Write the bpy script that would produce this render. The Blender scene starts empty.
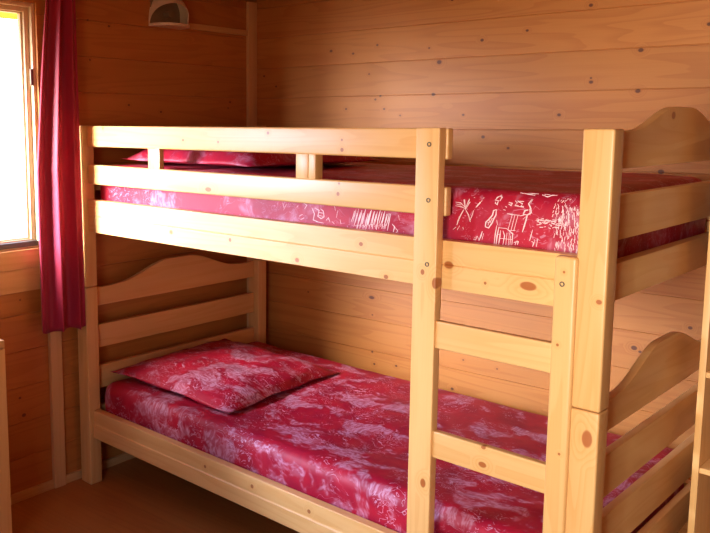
import bpy, bmesh, math, random
from math import sin, cos, pi, sqrt, radians
from mathutils import Vector, Matrix, noise

# ---------------------------------------------------------------- camera, world, lights, exposure
SC = bpy.context.scene
COL = SC.collection
cd = bpy.data.cameras.new('camera')
cam = bpy.data.objects.new('camera', cd)
COL.objects.link(cam)
YAW, PIT, ROLL = 0.7599, -0.1292, 0.0031
_fw = Vector((-sin(YAW) * cos(PIT), cos(YAW) * cos(PIT), sin(PIT)))
_rt = Vector((cos(YAW), sin(YAW), 0))
_up = _rt.cross(_fw)
_R = _rt * cos(ROLL) + _up * sin(ROLL)
_U = -_rt * sin(ROLL) + _up * cos(ROLL)
_m = Matrix((_R, _U, -_fw)).transposed().to_4x4()
_m.translation = Vector((2.7116, -1.726, 1.412))
cam.matrix_world = _m
cd.sensor_width = 36.0
cd.lens = 819.36 / 710 * 36.0
cd.shift_x = (355 - 276.6) / 710
cd.shift_y = (230.9 - 266.5) / 710
cd.clip_start = 0.02
SC.camera = cam

world = bpy.data.worlds.new('world')
SC.world = world
world.use_nodes = True
wt = world.node_tree
wb = wt.nodes['Background']
# cool sky above, bright haze at the horizon, warm sunlit ground below
w_tc = wt.nodes.new('ShaderNodeTexCoord'); w_sep = wt.nodes.new('ShaderNodeSeparateXYZ')
w_mr = wt.nodes.new('ShaderNodeMapRange'); w_cr = wt.nodes.new('ShaderNodeValToRGB')
wt.links.new(w_tc.outputs['Generated'], w_sep.inputs[0]); wt.links.new(w_sep.outputs[2], w_mr.inputs[0])
w_mr.inputs[1].default_value = -1.0; w_mr.inputs[2].default_value = 1.0
wt.links.new(w_mr.outputs[0], w_cr.inputs[0]); wt.links.new(w_cr.outputs[0], wb.inputs[0])
_e = w_cr.color_ramp.elements
_e[0].position = 0.36; _e[0].color = (0.62, 0.40, 0.20, 1)
_e[1].position = 0.80; _e[1].color = (0.40, 0.58, 1.0, 1)
_x = _e.new(0.49); _x.color = (0.88, 0.72, 0.50, 1)
_x = _e.new(0.54); _x.color = (0.88, 0.94, 1.0, 1)
wb.inputs[1].default_value = 6.0

def area(name, loc, direction, sx, sy, power, color):
    l = bpy.data.lights.new(name, 'AREA')
    l.shape = 'RECTANGLE'; l.size = sx; l.size_y = sy
    l.energy = power; l.color = color
    o = bpy.data.objects.new(name, l)
    o.location = loc
    o.rotation_euler = Vector(direction).to_track_quat('-Z', 'Y').to_euler()
    COL.objects.link(o)
    return o

# portals for the bedroom window and the added unseen door, then added lamps
for nm_, loc_, dir_, sx_, sy_ in (('portal_window', (-0.105, -0.95, 1.40), (1, 0.0415, 0), 1.70, 0.95), ('portal_door', (2.36, -2.38, 1.16), (0, 1, 0), 0.80, 1.4)):
    po_ = area(nm_, loc_, dir_, sx_, sy_, 1.0, (1, 1, 1))
    po_.data.cycles.is_portal = True

area('added_window_beam', (-0.55, -1.95, 1.30), (0.56, 1.0, -0.34), 0.6, 0.5, 27, (0.58, 0.70, 1.0)).data.spread = radians(46)  # added lamp outside, beamed through the window at bed and back wall

area('added_rail_light', (-0.24, -0.95, 1.50), (0.26, 1.0, -0.36), 0.28, 0.45, 14, (1.0, 0.97, 0.92)).data.spread = radians(60)  # added lamp just outside the pane, brightens the left rail ends
area('added_front_light', (2.40, -2.56, 1.15), (0.0, 1.0, -0.06), 0.7, 1.3, 15, (1.0, 0.96, 0.88)).data.spread = radians(66)  # added fill lamp behind the camera, brightens the right-hand front faces

SC.view_settings.view_transform = 'Standard'
SC.view_settings.look = 'None'
SC.view_settings.exposure = 0.0
SC.view_settings.gamma = 1.0
SC.view_settings.use_curve_mapping = False

# ---------------------------------------------------------------- materials
class NT:
    def __init__(self, name):
        self.m = bpy.data.materials.new(name)
        self.m.use_nodes = True
        self.t = self.m.node_tree
        self.b = self.t.nodes['Principled BSDF']
    def n(self, kind, **kw):
        nd = self.t.nodes.new(kind)
        for k, v in kw.items():
            setattr(nd, k, v)
        return nd
    def l(self, a, b):
        self.t.links.new(a, b)
    def put(self, sock, v):
        if isinstance(v, bpy.types.NodeSocket):
            self.l(v, sock)
        else:
            sock.default_value = v
    def math(self, op, a, b=0.0, c=None, clamp=False):
        nd = self.n('ShaderNodeMath', operation=op, use_clamp=clamp)
        self.put(nd.inputs[0], a); self.put(nd.inputs[1], b)
        if c is not None: self.put(nd.inputs[2], c)
        return nd.outputs[0]
    def vmath(self, op, a, b=(0, 0, 0)):
        nd = self.n('ShaderNodeVectorMath', operation=op)
        self.put(nd.inputs[0], a); self.put(nd.inputs[1], b)
        return nd.outputs[1] if op in ('LENGTH', 'DISTANCE', 'DOT_PRODUCT') else nd.outputs[0]
    def smooth(self, v, a, b, lo=0.0, hi=1.0):
        nd = self.n('ShaderNodeMapRange', interpolation_type='SMOOTHSTEP')
        self.put(nd.inputs[0], v)
        for i, x in enumerate((a, b, lo, hi)):
            nd.inputs[i + 1].default_value = x
        return nd.outputs[0]
    def mix(self, f, a, b):
        nd = self.n('ShaderNodeMix', data_type='RGBA')
        self.put(nd.inputs[0], f); self.put(nd.inputs[6], a); self.put(nd.inputs[7], b)
        return nd.outputs[2]
    def noise(self, vec, scale, detail=3, rough=0.5, dist=0.0):
        nd = self.n('ShaderNodeTexNoise')
        self.put(nd.inputs['Vector'], vec)
        nd.inputs['Scale'].default_value = scale; nd.inputs['Detail'].default_value = detail
        nd.inputs['Roughness'].default_value = rough; nd.inputs['Distortion'].default_value = dist
        return nd.outputs[0]

def c4(c):
    return (c[0], c[1], c[2], 1)

def wood(name, axis, light, dark, knots=(), knot_amount=0.35, cell=0.15, rough=0.35, coat=0.0, coat_rough=0.3,
         pitch=None, off=0.0, spec=0.5, vary=0.25, per_object=True, knot_col=(0.16, 0.035, 0.008), band_axis=2, ring_amt=0.30):
    """pine: soft growth-ring grain along one axis, small random knots, optional knots at known spots
    (x, y, z, radius, stretch) and optional boards of a given pitch"""
    w = NT(name)
    tc = w.n('ShaderNodeTexCoord').outputs['Object']
    base = tc
    sep = w.n('ShaderNodeSeparateXYZ'); w.l(base, sep.inputs[0])
    comb = w.n('ShaderNodeCombineXYZ')
    shift = None
    if pitch:
        bi = w.math('FLOOR', w.math('DIVIDE', w.math('SUBTRACT', sep.outputs[band_axis], off), pitch))
        shift = w.math('MULTIPLY', bi, 3.713)
    elif per_object:
        shift = w.math('MULTIPLY', w.n('ShaderNodeObjectInfo').outputs['Random'], 41.0)
    for i in range(3):
        s = sep.outputs[i]
        if shift is not None: s = w.math('ADD', s, shift)
        w.l(s, comb.inputs[i])
    sh = comb.outputs[0]
    stretch = [1.0, 1.0, 1.0]; stretch[axis] = 0.07
    # random knots
    kv = [1.0, 1.0, 1.0]; kv[axis] = 0.5
    vo = w.n('ShaderNodeTexVoronoi')
    w.l(w.vmath('MULTIPLY', sh, tuple(kv)), vo.inputs['Vector']); vo.inputs['Scale'].default_value = 1.0 / cell
    vs = w.n('ShaderNodeSeparateColor'); w.l(vo.outputs['Color'], vs.inputs[0])
    kr = w.math('MULTIPLY', w.smooth(vs.outputs[0], 1.0 - knot_amount, 1.0), 0.075)
    kd = w.math('SUBTRACT', vo.outputs['Distance'], kr)
    knot = w.smooth(kd, -0.012, 0.012, 1.0, 0.0)
    present = w.smooth(kr, 0.004, 0.01)
    knot = w.math('MULTIPLY', knot, present)
    halo = w.math('MULTIPLY', w.smooth(kd, 0.0, 0.17, 1.0, 0.0), present)
    for (kx, ky, kz, r, st) in knots:
        q = [1.0 / r, 0.25 / r, 1.0 / r] if axis != 1 else [0.25 / r, 1.0 / r, 1.0 / r]
        q[axis] /= st
        d = w.vmath('LENGTH', w.vmath('MULTIPLY', w.vmath('SUBTRACT', base, (kx, ky, kz)), tuple(q)))
        knot = w.math('MAXIMUM', knot, w.smooth(d, 0.75, 1.1, 1.0, 0.0))
        halo = w.math('MAXIMUM', halo, w.smooth(d, 1.0, 3.6, 1.0, 0.0))
    # growth rings: stretched noise banded, bent around the knots
    g = w.noise(w.vmath('MULTIPLY', sh, tuple(stretch)), 9.0, 2, 0.5, 0.2)
    g = w.math('ADD', g, w.math('MULTIPLY', halo, 0.22))
    ring = w.math('FRACT', w.math('MULTIPLY', g, 11.0))
    ring = w.math('MULTIPLY', w.smooth(ring, 0.35, 0.93), w.smooth(ring, 0.94, 1.0, 1.0, 0.0))
    fs = [1.0, 1.0, 1.0]; fs[axis] = 0.02
    fine = w.noise(w.vmath('MULTIPLY', sh, tuple(fs)), 260.0, 2)
    big = w.noise(w.vmath('MULTIPLY', sh, tuple(stretch)), 4.0, 2)
    f = w.math('ADD', w.math('MULTIPLY', ring, ring_amt), w.math('MULTIPLY', w.smooth(fine, 0.35, 0.75), 0.12))
    f = w.math('ADD', f, w.math('MULTIPLY', w.smooth(big, 0.35, 0.7), 0.26))
    f = w.math('ADD', f, w.math('MULTIPLY', halo, 0.16), clamp=True)
    col = w.mix(f, c4(light), c4(dark))
    if pitch:
        wn = w.n('ShaderNodeTexWhiteNoise', noise_dimensions='1D'); w.l(bi, wn.inputs['W'])
        tone = w.math('ADD', w.math('MULTIPLY', wn.outputs['Value'], vary), 1.0 - vary * 0.5)
        col = w.vmath('SCALE', col); col.node.inputs[3].default_value = 1.0; w.l(tone, col.node.inputs[3])
    elif per_object:
        tone = w.math('ADD', w.math('MULTIPLY', w.n('ShaderNodeObjectInfo').outputs['Random'], 0.12), 0.94)
        col = w.vmath('SCALE', col); w.l(tone, col.node.inputs[3])
    col = w.mix(w.math('MULTIPLY', knot, 0.88), col, c4(knot_col))
    w.l(col, w.b.inputs['Base Color'])
    w.b.inputs['Roughness'].default_value = rough
    w.b.inputs['Specular IOR Level'].default_value = spec
    if coat:
        w.b.inputs['Coat Weight'].default_value = coat; w.b.inputs['Coat Roughness'].default_value = coat_rough
    bp = w.n('ShaderNodeBump'); bp.inputs['Strength'].default_value = 0.10; bp.inputs['Distance'].default_value = 0.002
    w.l(w.math('MULTIPLY', f, -1.0), bp.inputs['Height']); w.l(bp.outputs[0], w.b.inputs['Normal'])
    return w.m

PL, PD = (0.81, 0.475, 0.180), (0.69, 0.32, 0.080)          # varnished spruce of the bunk
WL, WD = (0.57, 0.215, 0.042), (0.45, 0.138, 0.023)          # older, redder wall boards
M = {}
for nm, ax in (('x', 0), ('y', 1), ('z', 2)):
    M['pine_' + nm] = wood('pine_' + nm, ax, PL, PD, knot_amount=0.16)
WALL_KNOTS = [(0.452, 1.049, 1.729, 0.005), (0.57, 1.049, 1.712, 0.004), (0.693, 1.049, 1.74, 0.004), (0.06, 1.049, 1.636, 0.004), (0.135, 1.049, 1.586, 0.004), (0.654, 1.049, 1.623, 0.003), (0.712, 1.049, 1.531, 0.004), (0.688, 1.049, 1.517, 0.004), (0.733, 1.049, 1.477, 0.004), (0.812, 1.049, 1.45, 0.003), (0.537, 1.05, 1.479, 0.004), (0.94, 1.049, 1.714, 0.003), (0.987, 1.049, 1.657, 0.007), (0.964, 1.049, 1.532, 0.006), (1.099, 1.049, 1.451, 0.004), (1.168, 1.049, 1.73, 0.005), (1.346, 1.049, 1.753, 0.004), (1.573, 1.05, 1.822, 0.005), (1.586, 1.049, 1.575, 0.003), (1.587, 1.049, 1.561, 0.005), (1.747, 1.049, 1.661, 0.006), (1.745, 1.049, 1.527, 0.006), (1.479, 1.049, 1.449, 0.005), (1.933, 1.05, 1.449, 0.006), (1.95, 1.049, 1.73, 0.005), (1.036, 1.049, 1.89, 0.004), (1.186, 1.05, 1.367, 0.005), (1.29, 1.049, 1.327, 0.004), (1.834, 1.049, 1.26, 0.007), (1.134, 1.049, 0.48, 0.003), (1.28, 1.049, 0.473, 0.003), (1.089, 1.049, 0.351, 0.005), (1.783, 1.049, 0.65, 0.007), (1.803, 1.049, 0.64, 0.004), (1.956, 1.049, 0.75, 0.005), (0.696, 1.049, 0.431, 0.004), (0.693, 1.049, 0.595, 0.003), (0.82, 1.049, 0.393, 0.004), (0.708, 1.05, 0.379, 0.004), (0.335, 1.049, 0.647, 0.003)]
END_KNOTS = [(0.0, 0.207, 1.793, 0.004), (0.0, 0.298, 1.488, 0.004), (0.0, 0.468, 1.463, 0.004), (0.0, 0.884, 1.513, 0.004), (0.0, 0.871, 1.486, 0.003), (0.0, 0.108, 1.807, 0.003), (0.0, -0.243, 0.395, 0.004), (0.0, -0.229, 0.325, 0.006), (0.0, -0.101, 0.351, 0.006), (0.0, -0.106, 0.109, 0.003), (0.0, -0.227, 0.766, 0.003), (0.0, 0.113, 1.657, 0.003)]
M['wall'] = wood('wall_boards', 0, WL, WD, knots=[(k[0], k[1], k[2], k[3] * 1.2, 1.3) for k in WALL_KNOTS], ring_amt=0.45, knot_col=(0.10, 0.025, 0.008), knot_amount=0.12, cell=0.13, rough=0.55, coat=0.18, coat_rough=0.45, spec=0.35, pitch=0.137, off=1.395, vary=0.12)
M['wall_y'] = wood('wall_boards_end', 1, WL, WD, knots=[(k[0], k[1], k[2], k[3] * 1.2, 1.3) for k in END_KNOTS], ring_amt=0.40, knot_col=(0.12, 0.03, 0.008), knot_amount=0.10, cell=0.13, rough=0.5, coat=0.5, coat_rough=0.4, pitch=0.137, off=1.395, vary=0.12)
M['floor'] = wood('floor_boards', 0, (0.48, 0.19, 0.045), (0.36, 0.12, 0.022), rough=0.38, pitch=0.14, off=0.0, band_axis=1, vary=0.2)
M['trim'] = wood('trim_wood', 2, (0.78, 0.48, 0.22), (0.68, 0.37, 0.14), knot_amount=0.2)
M['trim_y'] = wood('trim_wood_y', 1, (0.76, 0.45, 0.19), (0.64, 0.33, 0.11), knot_amount=0.2)

def plain(name, color, rough=0.5, metallic=0.0, **kw):
    w = NT(name)
    tc = w.n('ShaderNodeTexCoord').outputs['Object']
    nz = w.noise(tc, 35.0, 2)
    w.l(w.mix(w.smooth(nz, 0.3, 0.7), c4([x * 0.94 for x in color]), c4(color)), w.b.inputs['Base Color'])
    w.b.inputs['Roughness'].default_value = rough; w.b.inputs['Metallic'].default_value = metallic
    for k, v in kw.items():
        w.b.inputs[k].default_value = v
    return w.m

M['metal'] = plain('bolt_metal', (0.16, 0.13, 0.10), 0.45, 0.9)
M['dark'] = plain('dark_socket', (0.03, 0.02, 0.015), 0.6)
M['rubber'] = plain('grey_seal', (0.10, 0.10, 0.11), 0.5)
M['lamp'] = plain('lamp_shade', (0.90, 0.74, 0.54), 0.45)
M['socket'] = plain('lamp_inside', (0.30, 0.20, 0.12), 0.6)
M['bulb'] = plain('bulb_glass', (0.75, 0.68, 0.58), 0.3)
M['window_wood'] = wood('window_wood', 2, (0.80, 0.62, 0.38), (0.72, 0.50, 0.26), knot_amount=0.0)
M['rod'] = plain('rod_wood', (0.45, 0.25, 0.10), 0.4)
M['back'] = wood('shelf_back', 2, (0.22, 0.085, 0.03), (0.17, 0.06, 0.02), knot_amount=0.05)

def curtain_mat():
    w = NT('curtain_cloth')
    tc = w.n('ShaderNodeTexCoord').outputs['Object']
    wv = w.noise(w.vmath('MULTIPLY', tc, (1, 1, 0.15)), 300, 1)
    col = w.mix(wv, (0.42, 0.012, 0.055, 1), (0.52, 0.022, 0.08, 1))
    w.l(col, w.b.inputs['Base Color']); w.b.inputs['Roughness'].default_value = 0.55
    w.b.inputs['Sheen Weight'].default_value = 0.25
    tr = w.n('ShaderNodeBsdfTranslucent'); tr.inputs[0].default_value = (0.62, 0.03, 0.10, 1)
    mx = w.n('ShaderNodeMixShader'); mx.inputs[0].default_value = 0.28
    w.l(w.b.outputs[0], mx.inputs[1]); w.l(tr.outputs[0], mx.inputs[2])
    w.l(mx.outputs[0], w.t.nodes['Material Output'].inputs[0])
    return w.m
M['curtain'] = curtain_mat()

def awning_mat():
    w = NT('awning_cloth')
    w.b.inputs['Base Color'].default_value = (0.95, 0.75, 0.25, 1)
    tr = w.n('ShaderNodeBsdfTranslucent'); tr.inputs[0].default_value = (0.97, 0.80, 0.25, 1)
    mx = w.n('ShaderNodeMixShader'); mx.inputs[0].default_value = 0.6
    w.l(w.b.outputs[0], mx.inputs[1]); w.l(tr.outputs[0], mx.inputs[2])
    w.l(mx.outputs[0], w.t.nodes['Material Output'].inputs[0])
    return w.m
M['awning'] = awning_mat()

def glass_mat():
    w = NT('window_glass')
    w.t.nodes.remove(w.b)
    tr = w.n('ShaderNodeBsdfTransparent'); gl = w.n('ShaderNodeBsdfGlossy'); gl.inputs['Roughness'].default_value = 0.02
    ge = w.n('ShaderNodeNewGeometry')
    ct = w.math('ABSOLUTE', w.vmath('DOT_PRODUCT', ge.outputs['Normal'], ge.outputs['Incoming']))
    sch = w.math('ADD', w.math('MULTIPLY', w.math('POWER', w.math('SUBTRACT', 1.0, ct), 5.0), 0.8), 0.04)
    mx = w.n('ShaderNodeMixShader')
    w.l(sch, mx.inputs[0]); w.l(tr.outputs[0], mx.inputs[1]); w.l(gl.outputs[0], mx.inputs[2])
    w.l(mx.outputs[0], w.t.nodes['Material Output'].inputs[0])
    return w.m
M['glass'] = glass_mat()

RED = (0.46, 0.008, 0.030)
PALE = (0.74, 0.44, 0.60)
def print_mat(name, amount):
    """red cotton with a scratchy pale drawing: patches of hatching, outlines and brush strokes"""
    w = NT(name)
    tc = w.n('ShaderNodeTexCoord').outputs['Object']
    nd = w.n('ShaderNodeTexNoise'); w.l(tc, nd.inputs['Vector']); nd.inputs['Scale'].default_value = 7.0; nd.inputs['Detail'].default_value = 3
    warp = w.vmath('SCALE', w.vmath('SUBTRACT', nd.outputs[1], (0.5, 0.5, 0.5))); warp.node.inputs[3].default_value = 0.10
    p = w.vmath('ADD', tc, warp)
    patch = w.noise(w.vmath('MULTIPLY', p, (1.0, 1.5, 1.0)), 8.5, 3, 0.6)
    pm = w.smooth(patch, 0.50, 0.60)
    hatch1 = w.noise(w.vmath('MULTIPLY', p, (22.0, 60.0, 40.0)), 2.3, 2)
    hatch2 = w.noise(w.vmath('MULTIPLY', w.vmath('ADD', p, (3, 1, 2)), (70.0, 16.0, 22.0)), 2.0, 2)
    sel = w.smooth(w.noise(p, 4.0, 1), 0.45, 0.55)
    hm = w.math('ADD', w.math('MULTIPLY', w.smooth(hatch1, 0.42, 0.60), sel), w.math('MULTIPLY', w.smooth(hatch2, 0.42, 0.60), w.math('SUBTRACT', 1.0, sel)))
    a = w.math('MULTIPLY', pm, w.math('ADD', w.math('MULTIPLY', hm, 0.50), 0.24))
    # drawn outlines
    ln = w.noise(w.vmath('MULTIPLY', p, (1.0, 1.7, 1.3)), 15.0, 2, 0.5, 1.4)
    line = w.smooth(w.math('ABSOLUTE', w.math('SUBTRACT', ln, 0.5)), 0.004, 0.013, 1.0, 0.0)
    lm = w.smooth(w.noise(w.vmath('ADD', p, (9, 9, 9)), 6.0, 2), 0.50, 0.60)
    b = w.math('MULTIPLY', w.math('MULTIPLY', line, lm), 0.9)
    # broken strokes
    st = w.noise(w.vmath('MULTIPLY', w.vmath('ADD', p, warp), (14.0, 50.0, 55.0)), 1.6, 1, 0.5, 2.2)
    sm = w.math('MULTIPLY', w.smooth(st, 0.62, 0.66), w.smooth(w.noise(w.vmath('ADD', p, (4, 2, 7)), 7.0, 2), 0.48, 0.58))
    f = w.math('MAXIMUM', w.math('MAXIMUM', a, b), w.math('MULTIPLY', sm, 0.8))
    f = w.math('MULTIPLY', f, amount, clamp=True)
    blotch = w.smooth(w.noise(p, 11.0, 3), 0.35, 0.7)
    base = w.mix(blotch, c4(RED), (0.33, 0.004, 0.028, 1))
    w.l(w.mix(f, base, c4(PALE)), w.b.inputs['Base Color'])
    w.b.inputs['Roughness'].default_value = 0.52
    w.b.inputs['Sheen Weight'].default_value = 0.0; w.b.inputs['Specular IOR Level'].default_value = 0.32; w.b.inputs['Sheen Roughness'].default_value = 0.4
    bp = w.n('ShaderNodeBump'); bp.inputs['Strength'].default_value = 0.25; bp.inputs['Distance'].default_value = 0.004
    w.l(w.noise(tc, 22.0, 4, 0.6, 0.5), bp.inputs['Height']); w.l(bp.outputs[0], w.b.inputs['Normal'])
    return w.m
M['print'] = print_mat('printed_cotton', 0.70)
M['print_faint'] = print_mat('printed_cotton_faint', 0.35)
M['print_open'] = print_mat('printed_cotton_open', 0.42)
M['ink'] = plain('pale_print', (0.86, 0.62, 0.62), 0.6)

# ---------------------------------------------------------------- helpers
def obj(name, bm, mat, parent=None, matrix=None, smooth=None):
    me = bpy.data.meshes.new(name)
    bmesh.ops.recalc_face_normals(bm, faces=bm.faces[:])
    bm.to_mesh(me); bm.free()
    for mt in (mat if isinstance(mat, (list, tuple)) else [mat]):
        me.materials.append(mt)
    o = bpy.data.objects.new(name, me)
    COL.objects.link(o)
    if parent: o.parent = parent
    if matrix is not None: o.matrix_world = matrix
    if smooth is not None:
        me.polygons.foreach_set('use_smooth', [True] * len(me.polygons))
        if smooth < 180:
            me.set_sharp_from_angle(angle=radians(smooth))
    return o

def thing(name, label, cat, loc=(0, 0, 0), group=None):
    o = bpy.data.objects.new(name, None); COL.objects.link(o)
    o.empty_display_size = 0.1
    o.location = loc
    o['label'] = label; o['category'] = cat
    if group: o['group'] = group
    return o

def add_box(bm, a, b, bevel=0.0, seg=2, vert_bevel=None):
    t = bmesh.new()
    bmesh.ops.create_cube(t, size=1.0)
    for v in t.verts:
        v.co = Vector([(a[i] + b[i]) / 2 + v.co[i] * (b[i] - a[i]) for i in range(3)])
    if bevel:
        bmesh.ops.bevel(t, geom=t.edges[:], offset=bevel, segments=seg, profile=0.6, affect='EDGES')
    me = bpy.data.meshes.new('t'); t.to_mesh(me); t.free()
    bm.from_mesh(me); bpy.data.meshes.remove(me)
    return bm

def box(name, a, b, mat, parent=None, bevel=0.004, seg=2, matrix=None):
    return obj(name, add_box(bmesh.new(), a, b, bevel, seg), mat, parent, matrix, smooth=40)

def prism(pts, axis, a, b, bevel=0.003):
    """closed outline (list of 2-D points) extruded along axis from a to b"""
    bm = bmesh.new()
    def P(p, c):
        v = list(p); v.insert(axis, c); return v
    lo = [bm.verts.new(P(p, a)) for p in pts]; hi = [bm.verts.new(P(p, b)) for p in pts]
    f1 = bm.faces.new(lo); f2 = bm.faces.new(hi[::-1])
    n = len(pts)
    for i in range(n):
        bm.faces.new((lo[i], hi[i], hi[(i + 1) % n], lo[(i + 1) % n]))
    bmesh.ops.recalc_face_normals(bm, faces=bm.faces[:])
    if bevel:
        es = [e for e in bm.edges if (e.verts[0] in lo and e.verts[1] in lo) or (e.verts[0] in hi and e.verts[1] in hi)]
        bmesh.ops.bevel(bm, geom=es, offset=bevel, segments=2, profile=0.6, affect='EDGES')
    return bm

def add_cyl(bm, p, q, r, seg=20, cap=True):
    p, q = Vector(p), Vector(q)
    d = q - p
    mt = Matrix.Translation((p + q) / 2) @ d.to_track_quat('Z', 'Y').to_matrix().to_4x4()
    bmesh.ops.create_cone(bm, cap_ends=cap, segments=seg, radius1=r, radius2=r, depth=d.length, matrix=mt)
    return bm

# ---------------------------------------------------------------- the room
ROT = 0.0415
ROOM = Matrix.Translation((-0.0284, 0, 0)) @ Matrix.Rotation(ROT, 4, 'Z')
EC, CEIL, UR, EF = 1.0506, 1.985, 4.60, -2.42       # back wall, ceiling, right wall, front wall (room coordinates)
PITCH, OFF = 0.137, 1.395

def struct(o):
    o['kind'] = 'structure'; return o

def joints(z0, z1):
    k = math.ceil((z0 - OFF) / PITCH); out = []
    while OFF + k * PITCH < z1:
        if OFF + k * PITCH > z0 + 0.008: out.append(OFF + k * PITCH)
        k += 1
    return [z for z in out if z < z1 - 0.008]

def board_profile(z0, z1):
    """(depth, z) outline of the room-side face with a narrow groove at every board joint"""
    pr = [(0.0, z0)]
    for z in joints(z0, z1):
        pr += [(0.0, z - 0.0022), (-0.0035, z - 0.0008), (-0.0035, z + 0.0008), (0.0, z + 0.0022)]
    return pr + [(0.0, z1)]

def wall_part(bm, u_axis, a, b, z0, z1, inner, sign, thick=0.09):
    """boarded wall piece: runs from a to b along u_axis, inner face at `inner`, room on the `sign` side"""
    pr = board_profile(z0, z1)
    pts = [(inner + sign * d, z) for d, z in pr] + [(inner - sign * thick, z1), (inner - sign * thick, z0)]
    lo, hi = [], []
    for d, z in pts:
        for lst, u in ((lo, a), (hi, b)):
            co = [0, 0, z]; co[u_axis] = u; co[1 - u_axis] = d
            lst.append(bm.verts.new(co))
    n = len(pts)
    bm.faces.new(lo); bm.faces.new(hi[::-1])
    for i in range(n):
        bm.faces.new((lo[i], hi[i], hi[(i + 1) % n], lo[(i + 1) % n]))

# window opening in the end wall (room e coordinates), added unseen door opening for light
WE0, WE1, WZ0, WZ1 = -1.80, -0.118, 0.953, 1.845
DU0, DU1, DZ1 = 1.80, 2.78, 1.93

bm = bmesh.new()
wall_part(bm, 1, WE1, EC + 0.09, 0, CEIL, 0.0, 1)
wall_part(bm, 1, EF - 0.09, WE0, 0, CEIL, 0.0, 1)
wall_part(bm, 1, WE0, WE1, 0, WZ0, 0.0, 1)
wall_part(bm, 1, WE0, WE1, WZ1, CEIL, 0.0, 1)
struct(obj('wall_left', bm, M['wall_y'], matrix=ROOM))
bm = bmesh.new(); wall_part(bm, 0, 0, UR, 0, CEIL, EC, -1)
struct(obj('wall_back', bm, M['wall'], matrix=ROOM))
bm = bmesh.new(); wall_part(bm, 1, EF - 0.09, EC + 0.09, 0, CEIL, UR, -1)
struct(obj('wall_right', bm, M['wall_y'], matrix=ROOM))
bm = bmesh.new()
wall_part(bm, 0, 0, DU0, 0, CEIL, EF, 1); wall_part(bm, 0, DU1, UR, 0, CEIL, EF, 1); wall_part(bm, 0, DU0, DU1, DZ1, CEIL, EF, 1)
struct(obj('wall_front', bm, M['wall'], matrix=ROOM))
struct(box('floor', (-0.09, EF - 0.09, -0.06), (UR + 0.09, EC + 0.09, 0), M['floor'], bevel=0, matrix=ROOM))
struct(box('ceiling', (-0.09, EF - 0.09, CEIL), (UR + 0.09, EC + 0.09, CEIL + 0.05), M['wall'], bevel=0, matrix=ROOM))

# skirting and battens
struct(box('baseboard_left', (0, -2.4, 0), (0.014, 1.035, 0.034), M['trim_y'], matrix=ROOM, bevel=0.003))
struct(box('baseboard_back', (0, EC - 0.014, 0), (UR, EC, 0.034), M['trim_y'], matrix=ROOM, bevel=0.003))
struct(box('trim_1', (0, 0.993, 0.034), (0.016, EC, CEIL - 0.012), M['trim'], matrix=ROOM, bevel=0.002))
struct(box('trim_2', (0, -0.116, 0.0), (0.02, -0.066, 0.953), M['trim'], matrix=ROOM, bevel=0.003))
struct(box('trim_3', (0.0, -1.85, 0.883), (0.016, -0.117, 0.953), M['trim_y'], matrix=ROOM, bevel=0.003))
struct(box('trim_4', (0.0, -1.85, 0.797), (0.010, -0.117, 0.883), M['trim_y'], matrix=ROOM, bevel=0.002))

def frame_bm(bm, y0, y1, z0, z1, w, x0, x1, bevel=0.003):
    add_box(bm, (x0, y0, z0), (x1, y0 + w, z1), bevel); add_box(bm, (x0, y1 - w, z0), (x1, y1, z1), bevel)
    add_box(bm, (x0, y0 + w, z0), (x1, y1 - w, z0 + w), bevel); add_box(bm, (x0, y0 + w, z1 - w), (x1, y1 - w, z1), bevel)
    return bm

win = struct(obj('window_1', frame_bm(bmesh.new(), WE0, WE1, WZ0, WZ1, 0.014, -0.075, -0.012), M['window_wood'], matrix=ROOM))
def child(name, bm, mat, parent, smooth=40):
    o = obj(name, bm, mat, parent, smooth=smooth); return o
WM = -1.42
for ya, yb in ((WM + 0.001, WE1 - 0.015), (WE0 + 0.015, WM - 0.001)):
    sa_ = child('sash', frame_bm(bmesh.new(), ya, yb, WZ0 + 0.013, WZ1 - 0.013, 0.018, -0.068, -0.03), M['window_wood'], win)
    child('sash_stop', frame_bm(bmesh.new(), ya + 0.018, yb - 0.018, WZ0 + 0.028, WZ1 - 0.028, 0.008, -0.062, -0.042), M['window_wood'], sa_)
    b_ = bmesh.new(); add_box(b_, (-0.058, ya + 0.02, WZ0 + 0.03), (-0.053, yb - 0.02, WZ1 - 0.03)); child('pane', b_, M['glass'], sa_)
b_ = bmesh.new(); add_box(b_, (-0.031, WE0 + 0.02, WZ0 + 0.006), (-0.008, WE1 - 0.019, WZ0 + 0.026), 0.002)
s_ = child('sill_seal', b_, M['rubber'], win); s_['label'] = 'dark grey weather seal along the sill'
b_ = bmesh.new(); add_box(b_, (-0.012, WE1 - 0.030, 1.55), (-0.002, WE1 - 0.018, 1.61), 0.002); child('hinge', b_, M['metal'], win)
# yellow valance hanging outside the window
b_ = bmesh.new()
n_ = 40
for i in range(n_ + 1):
    y = -1.2 + 1.4 * i / n_
    for j, z in enumerate((1.825, 1.93)):
        b_.verts.new((-0.36 + 0.006 * sin(i * 1.3) * (1 - j), y, z))
b_.verts.ensure_lookup_table()
for i in range(n_):
    b_.faces.new((b_.verts[2 * i], b_.verts[2 * i + 2], b_.verts[2 * i + 3], b_.verts[2 * i + 1]))
aw = obj('awning_valance', b_, M['awning'], smooth=60)
md = aw.modifiers.new('thick', 'SOLIDIFY'); md.thickness = 0.003
aw['label'] = 'yellow cloth valance hanging outside above the window'; aw['category'] = 'awning'

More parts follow.
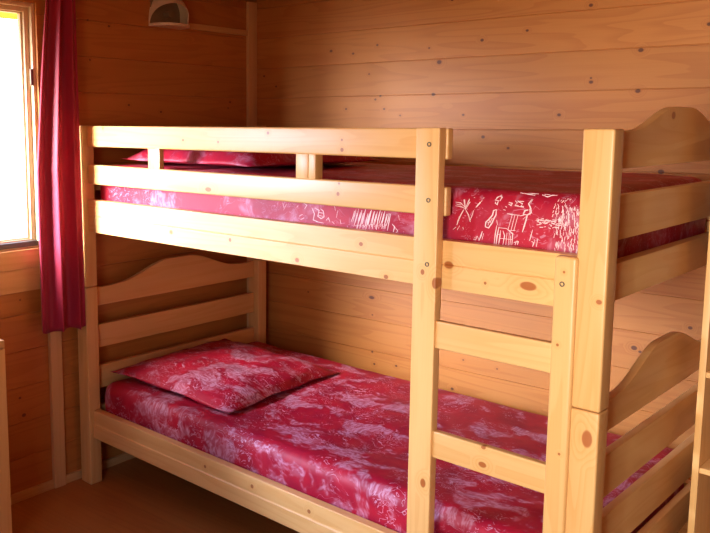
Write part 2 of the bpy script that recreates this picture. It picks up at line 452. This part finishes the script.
# unseen glazed door behind the camera, added to let light in
door = struct(obj('added_door_1', (lambda bm: (add_box(bm, (DU0, EF - 0.07, 0), (DU0 + 0.09, EF - 0.02, DZ1), 0.003), add_box(bm, (DU1 - 0.09, EF - 0.07, 0), (DU1, EF - 0.02, DZ1), 0.003),
     add_box(bm, (DU0 + 0.09, EF - 0.07, DZ1 - 0.09), (DU1 - 0.09, EF - 0.02, DZ1), 0.003), add_box(bm, (DU0 + 0.09, EF - 0.07, 0), (DU1 - 0.09, EF - 0.02, 0.45), 0.003), bm)[-1])(bmesh.new()), M['trim'], matrix=ROOM))
b_ = bmesh.new(); add_box(b_, (DU0 + 0.09, EF - 0.05, 0.45), (DU1 - 0.09, EF - 0.044, DZ1 - 0.09)); child('pane', b_, M['glass'], door)
b_ = bmesh.new(); add_cyl(b_, (DU1 - 0.045, EF - 0.02, 0.98), (DU1 - 0.045, EF + 0.03, 0.98), 0.008); add_cyl(b_, (DU1 - 0.045, EF + 0.03, 0.98), (DU1 - 0.15, EF + 0.03, 0.98), 0.008)
child('handle', b_, M['metal'], door)

# ---------------------------------------------------------------- curtain and its rod
def fold(t, z):
    """plan offset of the cloth at t in 0..1 across, height z"""
    k = 0.5 + 0.5 * min(1.0, max(0.0, (1.95 - z) / 1.2))
    return (0.021 * sin(t * 2 * pi * 2.6 + 0.6 + 0.25 * sin(z * 1.7)) + 0.006 * sin(t * 2 * pi * 5.3 + z)) * (0.8 + 0.35 * k)
b_ = bmesh.new()
NU, NV = 90, 60
grid = []
for j in range(NV + 1):
    z = 0.640 + (1.934 - 0.640) * j / NV
    s = (1.94 - z) / 1.32
    row = []
    for i in range(NU + 1):
        t = i / NU
        yl = -0.118 - 0.075 * min(1, s * 1.9) ** 0.8
        yr = -0.004
        tp = min(1.0, (1 - t) / 0.12) * min(1.0, 0.25 + t / 0.12)
        y = yl + (yr - yl) * t + 0.007 * sin(t * 2 * pi * 2.6 + 2.1) * tp + 0.035 * max(0.0, 1 - t / 0.16) ** 1.5
        x = 0.056 + fold(t, z) * (1.0 - 0.25 * t) * tp + 0.012 * t ** 2 * s - 0.052 * max(0.0, 1 - t / 0.2) ** 1.3
        row.append(b_.verts.new((x, y, z + 0.004 * sin(t * 20) * (1 if j == 0 else 0))))
    grid.append(row)
for j in range(NV):
    for i in range(NU):
        b_.faces.new((grid[j][i], grid[j][i + 1], grid[j + 1][i + 1], grid[j + 1][i]))
cur = obj('curtain', b_, M['curtain'], smooth=180)
md = cur.modifiers.new('thick', 'SOLIDIFY'); md.thickness = 0.0025; md.offset = 0
cur['label'] = 'crimson pleated curtain hanging at the right side of the window'; cur['category'] = 'curtain'
rod = thing('curtain_rod', 'wooden curtain rod above the window holding the crimson curtain', 'curtain rod', (0.07, -0.6, 1.945))
b_ = bmesh.new(); add_cyl(b_, (0, -0.62, 0), (0, 0.62, 0), 0.009)
o_ = obj('pole', b_, M['rod'], rod, smooth=40)
for yy in (-0.58, 0.5):
    b_ = bmesh.new(); add_box(b_, (-0.092, yy - 0.012, -0.02), (0.012, yy + 0.012, 0.014), 0.003); obj('bracket', b_, M['rod'], rod)

# ---------------------------------------------------------------- wall lamp and its cable cover
lampt = thing('wall_lamp', 'rounded pale wall lamp with a dark arched opening, high on the end wall', 'wall lamp')
lampt.matrix_world = ROOM @ Matrix.Translation((0.0, 0.497, 1.815))
LW, LD, LH = 0.088, 0.105, 0.138
b_ = bmesh.new()
NA = 48
def plan(a, r=1.0):
    """rounded shell in plan, a from -90 to 90 degrees"""
    c, s = cos(a), sin(a)
    n = 2.6
    k = (abs(c) ** n + abs(s) ** n) ** (-1 / n)
    return (LD * r * c * k, LW * r * s * k)
def arch(a):
    t = (math.degrees(a) + 14) / 74.0
    return 0.006 + (0.082 * max(0.0, 1 - abs(t) ** 2.0) ** 0.5 if abs(t) < 1 else 0)
outer, inner = [], []
NZ = 10
for i in range(NA + 1):
    a = -pi / 2 + pi * i / NA
    for lst, r in ((outer, 1.0), (inner, 0.955)):
        x, y = plan(a, r); zb = arch(a); col_ = []
        for k in range(NZ + 1):
            f = k / NZ
            z = zb + (LH - zb) * f
            dome = max(0.04, 1 - (z / 0.140) ** 2.6) ** 0.5
            col_.append(b_.verts.new((x * dome, y * dome, z)))
        lst.append(col_)
for i in range(NA):
    for k in range(NZ):
        b_.faces.new((outer[i][k], outer[i + 1][k], outer[i + 1][k + 1], outer[i][k + 1]))
        b_.faces.new((inner[i][k], inner[i][k + 1], inner[i + 1][k + 1], inner[i + 1][k]))
    b_.faces.new((outer[i][0], inner[i][0], inner[i + 1][0], outer[i + 1][0]))
    b_.faces.new((outer[i][NZ], outer[i + 1][NZ], inner[i + 1][NZ], inner[i][NZ]))
obj('lamp_shade', b_, M['lamp'], lampt, smooth=50)
pts = [(0, -LW)] + [plan(-pi / 2 + pi * i / 30) for i in range(1, 30)] + [(0, LW)]
obj('bottom_plate', prism(pts, 2, -0.004, 0.007, 0.001), M['lamp'], lampt)
b_ = bmesh.new(); add_box(b_, (0.0, -LW * 0.9, 0.007), (0.006, LW * 0.9, 0.12), 0.001); add_cyl(b_, (0.006, 0, 0.05), (0.04, 0, 0.05), 0.014)
s_ = obj('bulb_holder', b_, M['socket'], lampt)
cc = box('cable_cover', (0.0, 0.600, 1.818), (0.012, 0.992, 1.843), M['trim_y'], matrix=ROOM, bevel=0.002)
cc['label'] = 'slim wooden cable cover running from the lamp to the room corner'; cc['category'] = 'cable cover'

# ---------------------------------------------------------------- the bunk bed
L, W, P, D = 2.04, 0.9885, 0.068, 0.0536
ZT, ZJ = 1.405, 0.790
bed = thing('bunk_bed', 'varnished pine bunk bed with guard rails and fixed ladder along the back wall', 'bunk bed', (0, 0, 0))
def pine(axis, knots=None, key=[0], **kw):
    if not knots: return M['pine_' + 'xyz'[axis]]
    key[0] += 1
    kw.setdefault('knot_amount', 0.0)
    return wood('pine_knotty_%d' % key[0], axis, PL, PD, knots=knots, knot_col=(0.36, 0.085, 0.015), **kw)
def post(x0, y0, z0, z1, knots=None):
    return box('post', (x0, y0, z0), (x0 + P, y0 + D, z1), pine(2, knots), bed, bevel=0.0055, seg=3)
for x0, y0 in ((0, 0), (0, W - D), (L - P, 0), (L - P, W - D)):
    near = (x0 > 1 and y0 == 0)
    lo = post(x0, y0, 0.0, ZJ - 0.0012, [(2.016, 0.0, 0.727, 0.0125, 1.7)] if near else None)
    up = post(x0, y0, ZJ + 0.0012, ZT, [(2.026, 0.0, 1.036, 0.007, 0.8)] if near else None)
PR = 0.020
XR0, XR1 = P, L - P
for (z0, z1, kn) in ((1.006, 1.128, [(1.367, PR, 1.092, 0.006, 1.2), (1.853, PR, 1.044, 0.011, 2.0), (1.743, PR, 1.036, 0.004, 1), (1.452, PR, 1.013, 0.006, 1.3), (1.135, PR, 1.021, 0.007, 1.2), (0.56, PR, 1.05, 0.008, 1.2), (0.851, PR, 1.052, 0.007, 1), (1.641, PR, 1.068, 0.010, 1.4)]),
                    (0.190, 0.301, [(0.723, PR, 0.268, 0.006, 1), (0.948, PR, 0.270, 0.007, 1), (1.189, PR, 0.268, 0.007, 1)])):
    zg = z0 + 0.0615 if z0 > 0.9 else z0 + 0.056
    for y0 in (PR, W - PR - 0.03):
        b_ = bmesh.new()
        # two glued boards with a narrow open joint, outline in (y, z)
        y1 = y0 + 0.03; g = 0.0018
        pts = [(y0, z0), (y1, z0), (y1, z1), (y0, z1), (y0, zg + g), (y0 + 0.004, zg), (y0, zg - g)]
        if z0 < 0.9 and y0 == PR:       # the lower board stands a little proud
            pts = [(y0 - 0.004, z0), (y1, z0), (y1, z1), (y0, z1), (y0, zg + 0.001), (y0 - 0.003, zg), (y0 - 0.004, zg - 0.002)]
        obj('side_rail', prism(pts, 0, XR0, XR1, 0.0), pine(0, kn if y0 == PR else None), bed)
        md = bed.children[-1].modifiers.new('b', 'BEVEL'); md.width = 0.003; md.segments = 2; md.limit_method = 'ANGLE'; md.angle_limit = radians(60)
# guard rails of the upper bunk
gr1 = box('guard_rail', (P + 0.004, PR, 1.328), (1.629, PR + 0.024, 1.404), pine(0, [(1.296, PR, 1.371, 0.0035, 1), (1.297, PR, 1.344, 0.006, 1), (1.016, PR, 1.387, 0.005, 1), (0.798, PR, 1.357, 0.004, 1), (0.177, PR, 1.396, 0.006, 0.8), (0.628, PR, 1.36, 0.005, 1)]), bed, 0.005, 3)
gr2 = box('guard_rail', (P + 0.004, PR, 1.188), (1.629, PR + 0.024, 1.260), pine(0, [(1.288, PR, 1.252, 0.004, 1), (1.285, PR, 1.223, 0.006, 1), (0.75, PR, 1.205, 0.008, 2)]), bed, 0.005, 3)
box('rail_spacer', (0.437, PR + 0.002, 1.258), (0.500, PR + 0.022, 1.330), M['pine_z'], bed, 0.002)
box('rail_spacer', (1.126, PR + 0.002, 1.258), (1.172, PR + 0.022, 1.330), M['pine_z'], bed, 0.002)
box('rail_spacer', (1.174, PR + 0.002, 1.258), (1.200, PR + 0.034, 1.330), M['pine_z'], bed, 0.002)
# guard rails against the wall
box('guard_rail', (P, W - PR - 0.024, 1.13), (L - P, W - PR, 1.17), M['pine_x'], bed, 0.004)

def end_outline(zb, zs, zpeak, curved=True):
    y0, y1 = D, W - D
    pts = [(y0, zb), (y1, zb)]
    n = 60
    for i in range(n + 1):
        t = 1 - i / n
        y = y0 + (y1 - y0) * t
        if curved:
            q = (abs(t - 0.5) - 0.06) / 0.31        # 0 at the crown, 1 at the shoulder
            q = min(1, max(0, q)); h = 1 - (3 * q * q - 2 * q ** 3)
            if q >= 1: h = -0.05 * sin(min(1, (abs(t - 0.5) - 0.37) / 0.13) * pi)
            z = zs + (zpeak - zs) * h
        else:
            z = zs if 0 < i < n else zs
            if not (i == 0 or i == n): continue
        pts.append((y, z))
    return pts
def end_piece(name, x, pts, th=0.022, knots=None):
    return obj(name, prism(pts, 0, x - th / 2, x + th / 2, 0.0045), pine(1, knots), bed, smooth=40)
def straight(x, z0, z1, th=0.022):
    return end_piece('end_plank', x, end_outline(z0, z1, 0, False), th)
XF, XH = L - 0.032, 0.028
# foot end (towards the shelves): outer faces at 2.02
end_piece('foot_panel', XF, end_outline(1.317, 1.402, 1.459), knots=[(2.02, 0.415, 1.437, 0.010, 1.4)])
straight(XF, 1.158, 1.259); straight(XF, 1.022, 1.108, 0.030)
end_piece('foot_panel', XF, end_outline(0.715, 0.793, 0.864)); straight(XF, 0.553, 0.657); straight(XF, 0.395, 0.504); straight(XF, 0.255, 0.352)
# head end (by the curtain)
end_piece('head_panel', XH, end_outline(0.706, 0.782, 0.852)); straight(XH, 0.537, 0.630); straight(XH, 0.372, 0.464); straight(XH, 0.2, 0.30)
straight(XH, 1.322, 1.400); straight(XH, 1.158, 1.255); straight(XH, 1.022, 1.108)
# slatted bases
for z in (1.035, 0.205):
    for k in range(13):
        xk = 0.11 + k * 0.148
        box('slat', (xk, 0.05, z), (xk + 0.07, W - 0.05, z + 0.018), M['pine_y'], bed, 0.002)
# ladder
lk = [(1.603, -0.01, 0.498, 0.0085, 1.5), (1.585, -0.01, 1.047, 0.006, 1.3), (1.622, -0.01, 1.023, 0.0095, 1.6)]
ul = box('ladder_upright', (1.556, -0.010, 0.0), (1.6235, 0.0185, 1.405), pine(2, lk), bed, 0.003, 3)
ur = box('ladder_upright', (1.926, -0.010, 0.0), (1.9785, -0.010 + 0.0285, 1.1275), pine(2, [(1.943, -0.01, 0.928, 0.0035, 1), (1.959, -0.01, 0.679, 0.0035, 1), (1.950, -0.01, 1.093, 0.003, 1)]), bed, 0.010, 5)
for i, z in enumerate((0.857, 0.571, 0.286)):
    kn = [(1.766, -0.003, 0.594, 0.0075, 1.5), (1.767, -0.003, 0.638, 0.005, 1.4)] if i == 1 else None
    o = box('ladder_rung', (1.622, -0.003, z), (1.930, 0.017, z + 0.070), pine(0, kn), bed, 0.004, 3)
def bolt(x, z, parent):
    b_ = bmesh.new()
    ring = []
    for r, y in ((0.0058, -0.0102), (0.0058, -0.0118), (0.0036, -0.0118), (0.0036, -0.0095)):
        ring.append([b_.verts.new((x + r * cos(2 * pi * i / 20), y, z + r * sin(2 * pi * i / 20))) for i in range(20)])
    for k in range(3):
        for i in range(20):
            b_.faces.new((ring[k][i], ring[k][(i + 1) % 20], ring[k + 1][(i + 1) % 20], ring[k + 1][i]))
    for f in b_.faces: f.material_index = 0
    f = b_.faces.new(ring[3]); f.material_index = 1
    o = obj('bolt', b_, [M['metal'], M['dark']], parent)
    o['label'] = 'steel bolt head sunk in the wood'
    return o
for x, z in ((1.595, 1.365), (1.597, 1.228), (1.598, 1.068)): bolt(x, z, ul)
bolt(1.947, 1.066, ur)

# ---------------------------------------------------------------- bedding
def soft_box(a, b, r, n=(60, 30, 6), amp=0.004, freq=5.0, seed=0.0, sag=None):
    """mattress: cube surface projected to a rounded box, gently rumpled"""
    bm = bmesh.new()
    bmesh.ops.create_cube(bm, size=2.0)
    for ax in range(3):
        es = [e for e in bm.edges if abs((e.verts[0].co - e.verts[1].co)[ax]) > 1e-4]
        bmesh.ops.subdivide_edges(bm, edges=es, cuts=n[ax] - 1, use_grid_fill=True)
    A, B = Vector(a), Vector(b)
    for v in bm.verts:
        q = Vector([(A[i] + B[i]) / 2 + v.co[i] * (B[i] - A[i]) / 2 for i in range(3)])
        for i in range(3):               # pull grid lines towards the edges
            pass
        core = Vector([min(max(q[i], A[i] + r), B[i] - r) for i in range(3)])
        d = q - core
        if d.length > 1e-6:
            nn = d.normalized(); q = core + nn * r
            q = q + nn * amp * noise.noise(Vector((q.x * freq + seed, q.y * freq, q.z * freq * 1.4)))
        else: nn = Vector((0, 0, 1))
        if sag: q.z += sag(q.x, q.y) * (1 if v.co.z > 0 else 0)
        v.co = q
    return bm

STROKES = """16300,12210 16450,12200 16610,12090;16310,12120 16480,12110 16590,12070;16340,12160 16470,12150;16440,12490 16530,12280 16600,12050;16530,12520 16550,12280 16610,12050;16820,12510 16680,12290 16600,12070;16810,12360 16690,12210 16610,12050;16610,12050 16700,11920 16760,11750;16840,12040 16790,11890 16740,11770;16570,12050 16480,11900 16410,11750 16380,11640;16540,12020 16430,11830;16360,11590 16270,11520;16460,11630 16390,11520;17060,12370 16980,12230 16890,12120;17040,12300 16920,12140;16550,11610 16580,11550;17500,12450 17410,12390 17390,12330 17460,12320 17450,12220 17400,12260 17370,12340;17460,12430 17530,12400 17500,12310;17450,12110 17380,12080 17360,11970 17280,11870 17190,11780 17180,11670 17270,11650 17360,11780 17400,11880 17450,11980 17450,12110;17300,11850 17250,11710;17360,11900 17300,11770;17220,11760 17330,11820;17100,11550 17070,11440 17020,11320;17140,11500 17100,11350;16880,11360 16970,11420 16920,11320 16850,11330;16970,11420 17020,11310;17490,11730 17460,11530 17440,11270;17550,11700 17510,11480 17490,11260;17550,11680 17750,11680;17750,11680 17920,11570 17910,11300;17600,11620 17580,11430 17560,11270;17660,11620 17710,11500 17670,11270;17770,11580 17750,11280;17830,11590 17820,11280;17580,11430 17910,11430;17500,11510 17590,11530;17870,11520 17860,11290;17810,12020 18070,12020;17870,12010 17790,11640;17940,12010 17870,11650;18020,12020 17940,11640;17800,11640 17980,11650;17740,12030 17880,12030;17740,12300 17840,12280 17810,12230 17740,12260;17880,12350 17960,12300 17910,12250 18000,12240;17970,12330 18090,12290 18060,12230 18130,12230;17900,12230 18140,12210;17940,12340 18110,12340;18290,12410 18240,12300 18310,12200 18340,12100 18250,12040 18230,11920 18190,11750 18160,11630;18310,12400 18280,12320;18250,12040 18150,12050 18180,12140 18260,12160;18220,12000 18150,11930;18280,12190 18320,12040;18080,12010 18170,12030;18410,11710 18380,11570 18350,11440;18400,11440 18460,11410 18430,11310;18460,11500 18490,11400;18550,11510 18520,11320;17960,11360 18020,11400 17990,11310;18030,11410 18070,11400 18050,11320;17910,12520 18120,12500 18310,12490;18100,12570 18210,12540 18370,12560;18470,12510 18630,12470 18720,12510 18840,12540;18520,12550 18670,12520;17630,12120 17690,12110;17480,11860 17510,11740;17670,12200 17710,12180;19070,11770 19080,11680;19270,12280 19300,12210;19070,12090 19070,11960;19410,11870 19400,11760;19320,11460 19340,11360;19300,12280 19310,12170;19080,12300 19090,12180;19370,11450 19400,11340;19180,11510 19210,11420;19420,12250 19400,12180;19480,11910 19480,11810;19220,11940 19230,11860;19290,11420 19320,11310;19450,11340 19440,11240;19450,11370 19460,11250;19330,12130 19340,12020;19080,12260 19110,12150;19000,11490 18980,11400;19120,11540 19100,11420;19260,12300 19260,12190;19460,11360 19500,11260;19090,12250 19070,12150;19040,11910 19030,11800;18980,11420 19010,11340;19440,11970 19450,11880;19310,11740 19320,11640;19470,11840 19490,11750;19060,12020 19070,11890;19230,12330 19230,12240;18950,11680 18930,11570;19290,11870 19290,11760;19350,11590 19330,11520;19350,11360 19350,11280;19270,12010 19260,11930;19150,11720 19150,11640;19350,12320 19370,12220;19100,12100 19090,11990;19040,11880 19020,11770;19110,11990 19110,11870;19410,12180 19420,12100;19440,11900 19420,11810;19220,12140 19250,12030;19030,12040 19040,11930;19390,12000 19380,11920;19380,12070 19380,11990;19170,11910 19160,11790;18960,11340 18990,11220;19210,11360 19200,11240;19380,11490 19390,11390;19090,11980 19070,11900;19260,12050 19240,11930;19460,11650 19490,11530;19450,11770 19470,11700;19020,12020 19030,11910;19200,11370 19190,11270;19100,11440 19120,11350;19120,12130 19150,12030;19050,11510 19070,11390;19380,12340 19410,12240;18950,12040 18960,11960;19180,11850 19150,11740;18950,12190 18920,12110;19510,11490 19510,11420;19110,12010 19120,11920;19270,11970 19260,11890;19010,11750 19010,11640;18960,12140 18970,12050;19380,11960 19390,11850;19180,11950 19190,11860;19190,11620 19180,11530;19250,11630 19250,11560;19200,11430 19200,11310;19460,11550 19470,11470;19020,11480 19050,11380;19400,11670 19410,11560;19000,11710 18980,11650;19360,12300 19340,12230;19420,12170 19450,12110;19020,11450 19050,11350;19480,11770 19460,11650;19380,11830 19360,11720;19390,11390 19380,11320;19280,11490 19260,11410;19080,11690 19080,11580;19140,11930 19140,11840;18980,11800 18980,11680;19350,12180 19370,12080;19320,11820 19340,11720;19430,12200 19450,12130;19460,11830 19480,11740;19030,12050 19040,11970;19100,12090 19130,11990;19120,11600 19140,11510;19260,12070 19240,11990;19200,11950 19200,11870;19130,11530 19170,11460;19220,11720 19240,11630;19410,11780 19430,11690;19420,11950 19450,11840;19190,12100 19210,12020;19350,11370 19340,11250;19030,12060 19050,11980;19450,11440 19470,11360;19110,11900 19090,11780;19000,11460 19000,11370;19280,11650 19270,11580;19190,11840 19190,11760;19480,11960 19460,11860;19100,11640 19130,11570;19430,12260 19430,12140;19390,11580 19410,11490;19330,11520 19350,11440;19490,11670 19480,11570;19210,11980 19230,11870;19240,12150 19260,12050;19060,11410 19040,11300;19450,12210 19470,12130;19280,11770 19280,11670;19100,12150 19110,12080;19370,11800 19370,11690;18630,11900 18710,11930;18760,11940 18840,11960;18670,11900 18730,11890;18680,11800 18730,11810;18520,11960 18610,11950;18580,11940 18640,11940;18950,11840 19020,11870;18700,11950 18770,11950;18590,11930 18670,11960;18940,11810 19030,11820;18800,11870 18870,11850;18870,11940 18950,11950;18830,11840 18870,11830;18860,11890 18920,11900;18580,11860 18630,11870;18850,11910 18920,11890;18990,11990 19070,11990;18500,11900 18550,11920;18790,11790 18850,11770;18870,11980 18960,11980;19010,11860 19090,11870;18950,11800 19030,11810;18910,11900 18960,11930;18510,11930 18560,11940;18880,11890 18940,11880;18650,11880 18730,11900;18580,11780 18660,11790;18690,11870 18760,11890;18470,11930 18550,11950;18740,11950 18790,11970;18700,11960 18750,11980;18570,11870 18610,11900;18730,11900 18810,11930;18710,11900 18750,11890;18590,11970 18660,11990;18830,11930 18880,11950;18890,11950 18970,11960;19010,11950 19060,11970;18950,11870 19000,11900;18880,11790 18940,11820;18480,11960 18530,11980;18500,11830 18590,11850;19040,11910 19120,11900;19010,12010 19070,12010;19020,12000 19070,11990;18540,11890 18600,11890;19010,11980 19090,11980;18960,11890 19040,11900;18710,11940 18790,11950;18630,11950 18700,11950;19120,12340 19120,12300;19120,12470 19120,12410;19100,12440 19090,12380;19110,12160 19140,12120;19200,12220 19190,12180;18880,12320 18920,12290;19060,12430 19030,12380;18940,12450 18920,12390;19070,12470 19050,12400;18940,12260 18940,12200;19090,12190 19090,12160;18920,12430 18950,12400;18880,12110 18860,12040;18890,12290 18870,12230;19090,12240 19120,12180;18990,12250 18990,12220;19170,12270 19200,12230;19060,12310 19080,12270;18990,12290 18960,12240;19130,12320 19150,12270;18940,12340 18980,12300;19010,12440 18990,12400;19210,12220 19240,12160;19100,12140 19100,12100;19220,12160 19260,12120;19150,12330 19190,12270;18980,12130 18950,12100;19120,12370 19130,12320;18880,12190 18860,12140;18990,12200 19010,12160;18890,12350 18890,12320;18920,12190 18940,12120;19230,12170 19220,12130;18980,12300 18980,12250;19000,12160 18990,12110;19190,12190 19180,12150;19150,12470 19120,12420;19050,12410 19020,12370;19150,12310 19190,12250;19210,12470 19190,12440;11560,11730 11670,11560 11640,11380 11820,11340;11670,11730 11840,11670 11800,11500 11930,11440 12040,11500 12000,11660 11890,11720;11840,11610 12040,11600;11820,11530 12020,11510;11750,11340 12040,11320;11250,11840 11370,11790 11290,11670;11100,11450 11220,11510;11160,11350 11280,11410;12130,11410 12200,11490 12260,11380;12340,11390 12430,11330;12400,11860 12450,11710;12540,11720 12490,11510;12630,11470 12670,11350;11040,11750 10990,11690;10430,11800 10490,11640;10590,11770 10470,11580;13150,11760 13100,11590 13030,11440;13200,11800 13150,11630 13090,11440;13240,11700 13200,11530 13130,11320;13290,11820 13250,11650 13180,11430;13360,11730 13310,11560 13250,11260;13410,11800 13370,11630 13300,11460;13460,11720 13420,11550 13350,11320;13520,11760 13470,11590 13410,11400;13540,11840 13490,11670 13430,11420;13620,11720 13570,11540 13510,11330;13660,11720 13610,11540 13550,11270;13710,11790 13660,11620 13600,11400;13740,11830 13690,11660 13630,11410;13820,11780 13770,11610 13710,11410;13850,11800 13800,11630 13740,11360;13900,11730 13850,11560 13790,11400;13940,11800 13900,11630 13840,11420;14010,11760 13960,11590 13910,11300;14050,11880 14000,11710 13940,11480;14100,11810 14050,11640 13990,11460;14150,11760 14110,11590 14040,11430;14190,11840 14150,11670 14090,11450;14250,11760 14210,11590 14150,11350;14280,11760 14230,11600 14170,11430;14330,11780 14290,11610 14230,11430;14370,11770 14330,11600 14270,11310;13170,11330 13250,11380 13230,11260;13290,11350 13360,11390 13340,11270;13400,11350 13470,11400 13450,11280;13500,11350 13580,11410 13560,11290;13610,11370 13690,11420 13660,11300;13720,11430 13790,11430 13770,11310;13830,11370 13900,11440 13880,11320;13930,11390 14010,11450 13980,11330;14040,11400 14110,11460 14090,11340;14140,11400 14210,11470 14190,11350;14420,11500 14500,11430 14460,11290;14500,11430 14600,11330 14540,11260;14620,11750 14650,11620"""
def front_y(x, z):
    return 0.0475 + 0.004 * 0
def stroke_mesh(bm, y):
    random.seed(7)
    for s in STROKES.split(';'):
        pts = [tuple(int(c) / 1e4 for c in p.split(',')) for p in s.split()]
        w0 = random.uniform(0.0011, 0.0019)
        prev = None
        for k, (x, z) in enumerate(pts):
            z = min(z, 1.252)
            j = pts[min(k + 1, len(pts) - 1)]; i = pts[max(k - 1, 0)]
            dx, dz = j[0] - i[0], j[1] - i[1]; l_ = sqrt(dx * dx + dz * dz) or 1
            w_ = w0 * (0.45 if k in (0, len(pts) - 1) else 1.0)
            nx, nz = -dz / l_ * w_, dx / l_ * w_
            a_ = bm.verts.new((x + nx, y(x, z), z + nz)); b2 = bm.verts.new((x - nx, y(x, z), z - nz))
            if prev:
                f = bm.faces.new((prev[0], a_, b2, prev[1])); f.material_index = 1
            prev = (a_, b2)

from mathutils.bvhtree import BVHTree
bm = soft_box((0.062, 0.057, 1.054), (1.975, 0.930, 1.265), 0.048, (90, 40, 8), 0.006, 6.0, 3.0, sag=lambda x, y: -0.006 + 0.010 * max(0, (y - 0.5)) - 0.005 * max(0, 0.5 - x))
tree = BVHTree.FromBMesh(bm)
def fy(x, z):
    h = tree.ray_cast(Vector((x, -0.5, z)), Vector((0, 1, 0)))
    return (h[0].y if h[0] else 0.05) - 0.0006
me_tmp = bmesh.new(); stroke_mesh(me_tmp, fy)
t_ = bpy.data.meshes.new('t'); me_tmp.to_mesh(t_); me_tmp.free()
mu = obj('mattress', bm, [M['print_open'], M['ink']], smooth=180)
bm = bmesh.new(); bm.from_mesh(mu.data); bm.from_mesh(t_)
bm.to_mesh(mu.data); bm.free(); bpy.data.meshes.remove(t_)
mu['label'] = 'mattress in red printed cover on the upper bunk'; mu['category'] = 'mattress'
bm = soft_box((0.062, 0.062, 0.225), (1.97, 0.930, 0.405), 0.045, (100, 50, 8), 0.007, 5.0, 8.0, sag=lambda x, y: 0.010 * max(0, min(1, (y - 0.3) * 2)))
ml = obj('mattress', bm, [M['print']], smooth=180)
ml['label'] = 'mattress in red printed cover on the lower bunk'; ml['category'] = 'mattress'
mu['group'] = ml['group'] = 'mattresses of the bunk bed'

def pillow(label, cx, cy, hw, hd, th, rz, tilt, z, seed, mat, slump=0.0):
    bm = bmesh.new()
    N = 44
    top, bot = {}, {}
    for sgn, dct in ((1, top), (-1, bot)):
        for i in range(N + 1):
            for j in range(N + 1):
                s, t = -1 + 2 * i / N, -1 + 2 * j / N
                edge = (i in (0, N) or j in (0, N))
                if edge and sgn < 0: dct[i, j] = top[i, j]; continue
                pinch = 1 - 0.05 * (1 - abs(s) ** 2) * (abs(t) ** 6)
                pinch2 = 1 - 0.05 * (1 - abs(t) ** 2) * (abs(s) ** 6)
                x, y = s * hw * pinch2, t * hd * pinch
                body = (max(0, 1 - (abs(s) / 0.96) ** 3.2) * max(0, 1 - (abs(t) / 0.96) ** 3.2)) ** 0.55
                wr = noise.noise(Vector((x * 9 + seed, y * 9, seed))) * 0.010 + noise.noise(Vector((x * 22 + seed, y * 18, 2))) * 0.004
                h = (th * body + wr * (0.4 + 0.6 * body)) if sgn > 0 else -0.15 * th * body
                if edge: h = 0.0 + 0.003 * sin(8 * (s + t) + seed)
                dct[i, j] = bm.verts.new((x, y, h))
    for dct in (top, bot):
        for i in range(N):
            for j in range(N):
                vs = [dct[i, j], dct[i + 1, j], dct[i + 1, j + 1], dct[i, j + 1]]
                try: bm.faces.new(vs)
                except ValueError: pass
    o = obj('pillow', bm, mat, smooth=180)
    o.matrix_world = Matrix.Translation((cx, cy, z)) @ Matrix.Rotation(rz, 4, 'Z') @ Matrix.Rotation(tilt, 4, 'Y')
    o['label'] = label; o['category'] = 'pillow'; o['group'] = 'pillows on the bunk bed'
    return o
pillow('square pillow in red printed case lying on the lower bunk', 0.385, 0.435, 0.325, 0.325, 0.052, 0.05, 0.035, 0.434, 1.7, M['print'])
pillow('pillow in red printed case seen between the upper bunk guard rails', 0.50, 0.46, 0.37, 0.34, 0.10, -0.02, 0.0, 1.280, 5.2, M['print_faint'])

# ---------------------------------------------------------------- shelf unit by the foot end
sh = thing('shelf_unit', 'tall open pine shelf unit standing beside the bed foot', 'shelf unit', (2.065, 0.60, 0))
SD, SWd, SHh = 0.42, 0.62, 1.80
box('side_panel', (0, 0, 0), (0.0175, SD, SHh), M['pine_z'], sh, 0.002)
box('side_panel', (SWd - 0.0175, 0, 0), (SWd, SD, SHh), M['pine_z'], sh, 0.002)
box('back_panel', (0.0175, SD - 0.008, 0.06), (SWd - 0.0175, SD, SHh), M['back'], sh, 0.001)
for z in (0.212, 0.477, 0.744, 1.01, 1.275, 1.54, 1.785):
    box('shelf', (0.0175, 0.003, z), (SWd - 0.0175, SD - 0.008, z + 0.015), M['pine_x'], sh, 0.0015)

# ---------------------------------------------------------------- cupboard under the window
cb = thing('cupboard', 'pale pine cupboard at the left edge beneath the window', 'cupboard', (0.0, 0, 0))
CX0, CX1, CY0, CY1 = 0.075, 0.374, -1.15, -0.50
b_ = bmesh.new(); add_box(b_, (CX0, CY0, 0.0), (CX1 - 0.02, CY1, 0.715), 0.003); obj('body', b_, M['pine_z'], cb)
box('top', (CX0, CY0 - 0.008, 0.715), (CX1, CY1 + 0.0, 0.74), M['pine_y'], cb, 0.004)
for k in range(2):
    ya = CY0 + 0.004 + k * (CY1 - CY0) / 2; yb = ya + (CY1 - CY0) / 2 - (0.006 if k == 0 else 0.004)
    d_ = box('door', (CX1 - 0.02, ya, 0.03), (CX1, yb, 0.712), M['pine_z'], cb, 0.003)
    b_ = bmesh.new(); ky = yb - 0.03 if k == 0 else ya + 0.03
    add_cyl(b_, (CX1, ky, 0.45), (CX1 + 0.018, ky, 0.45), 0.010); obj('knob', b_, M['rod'], d_)
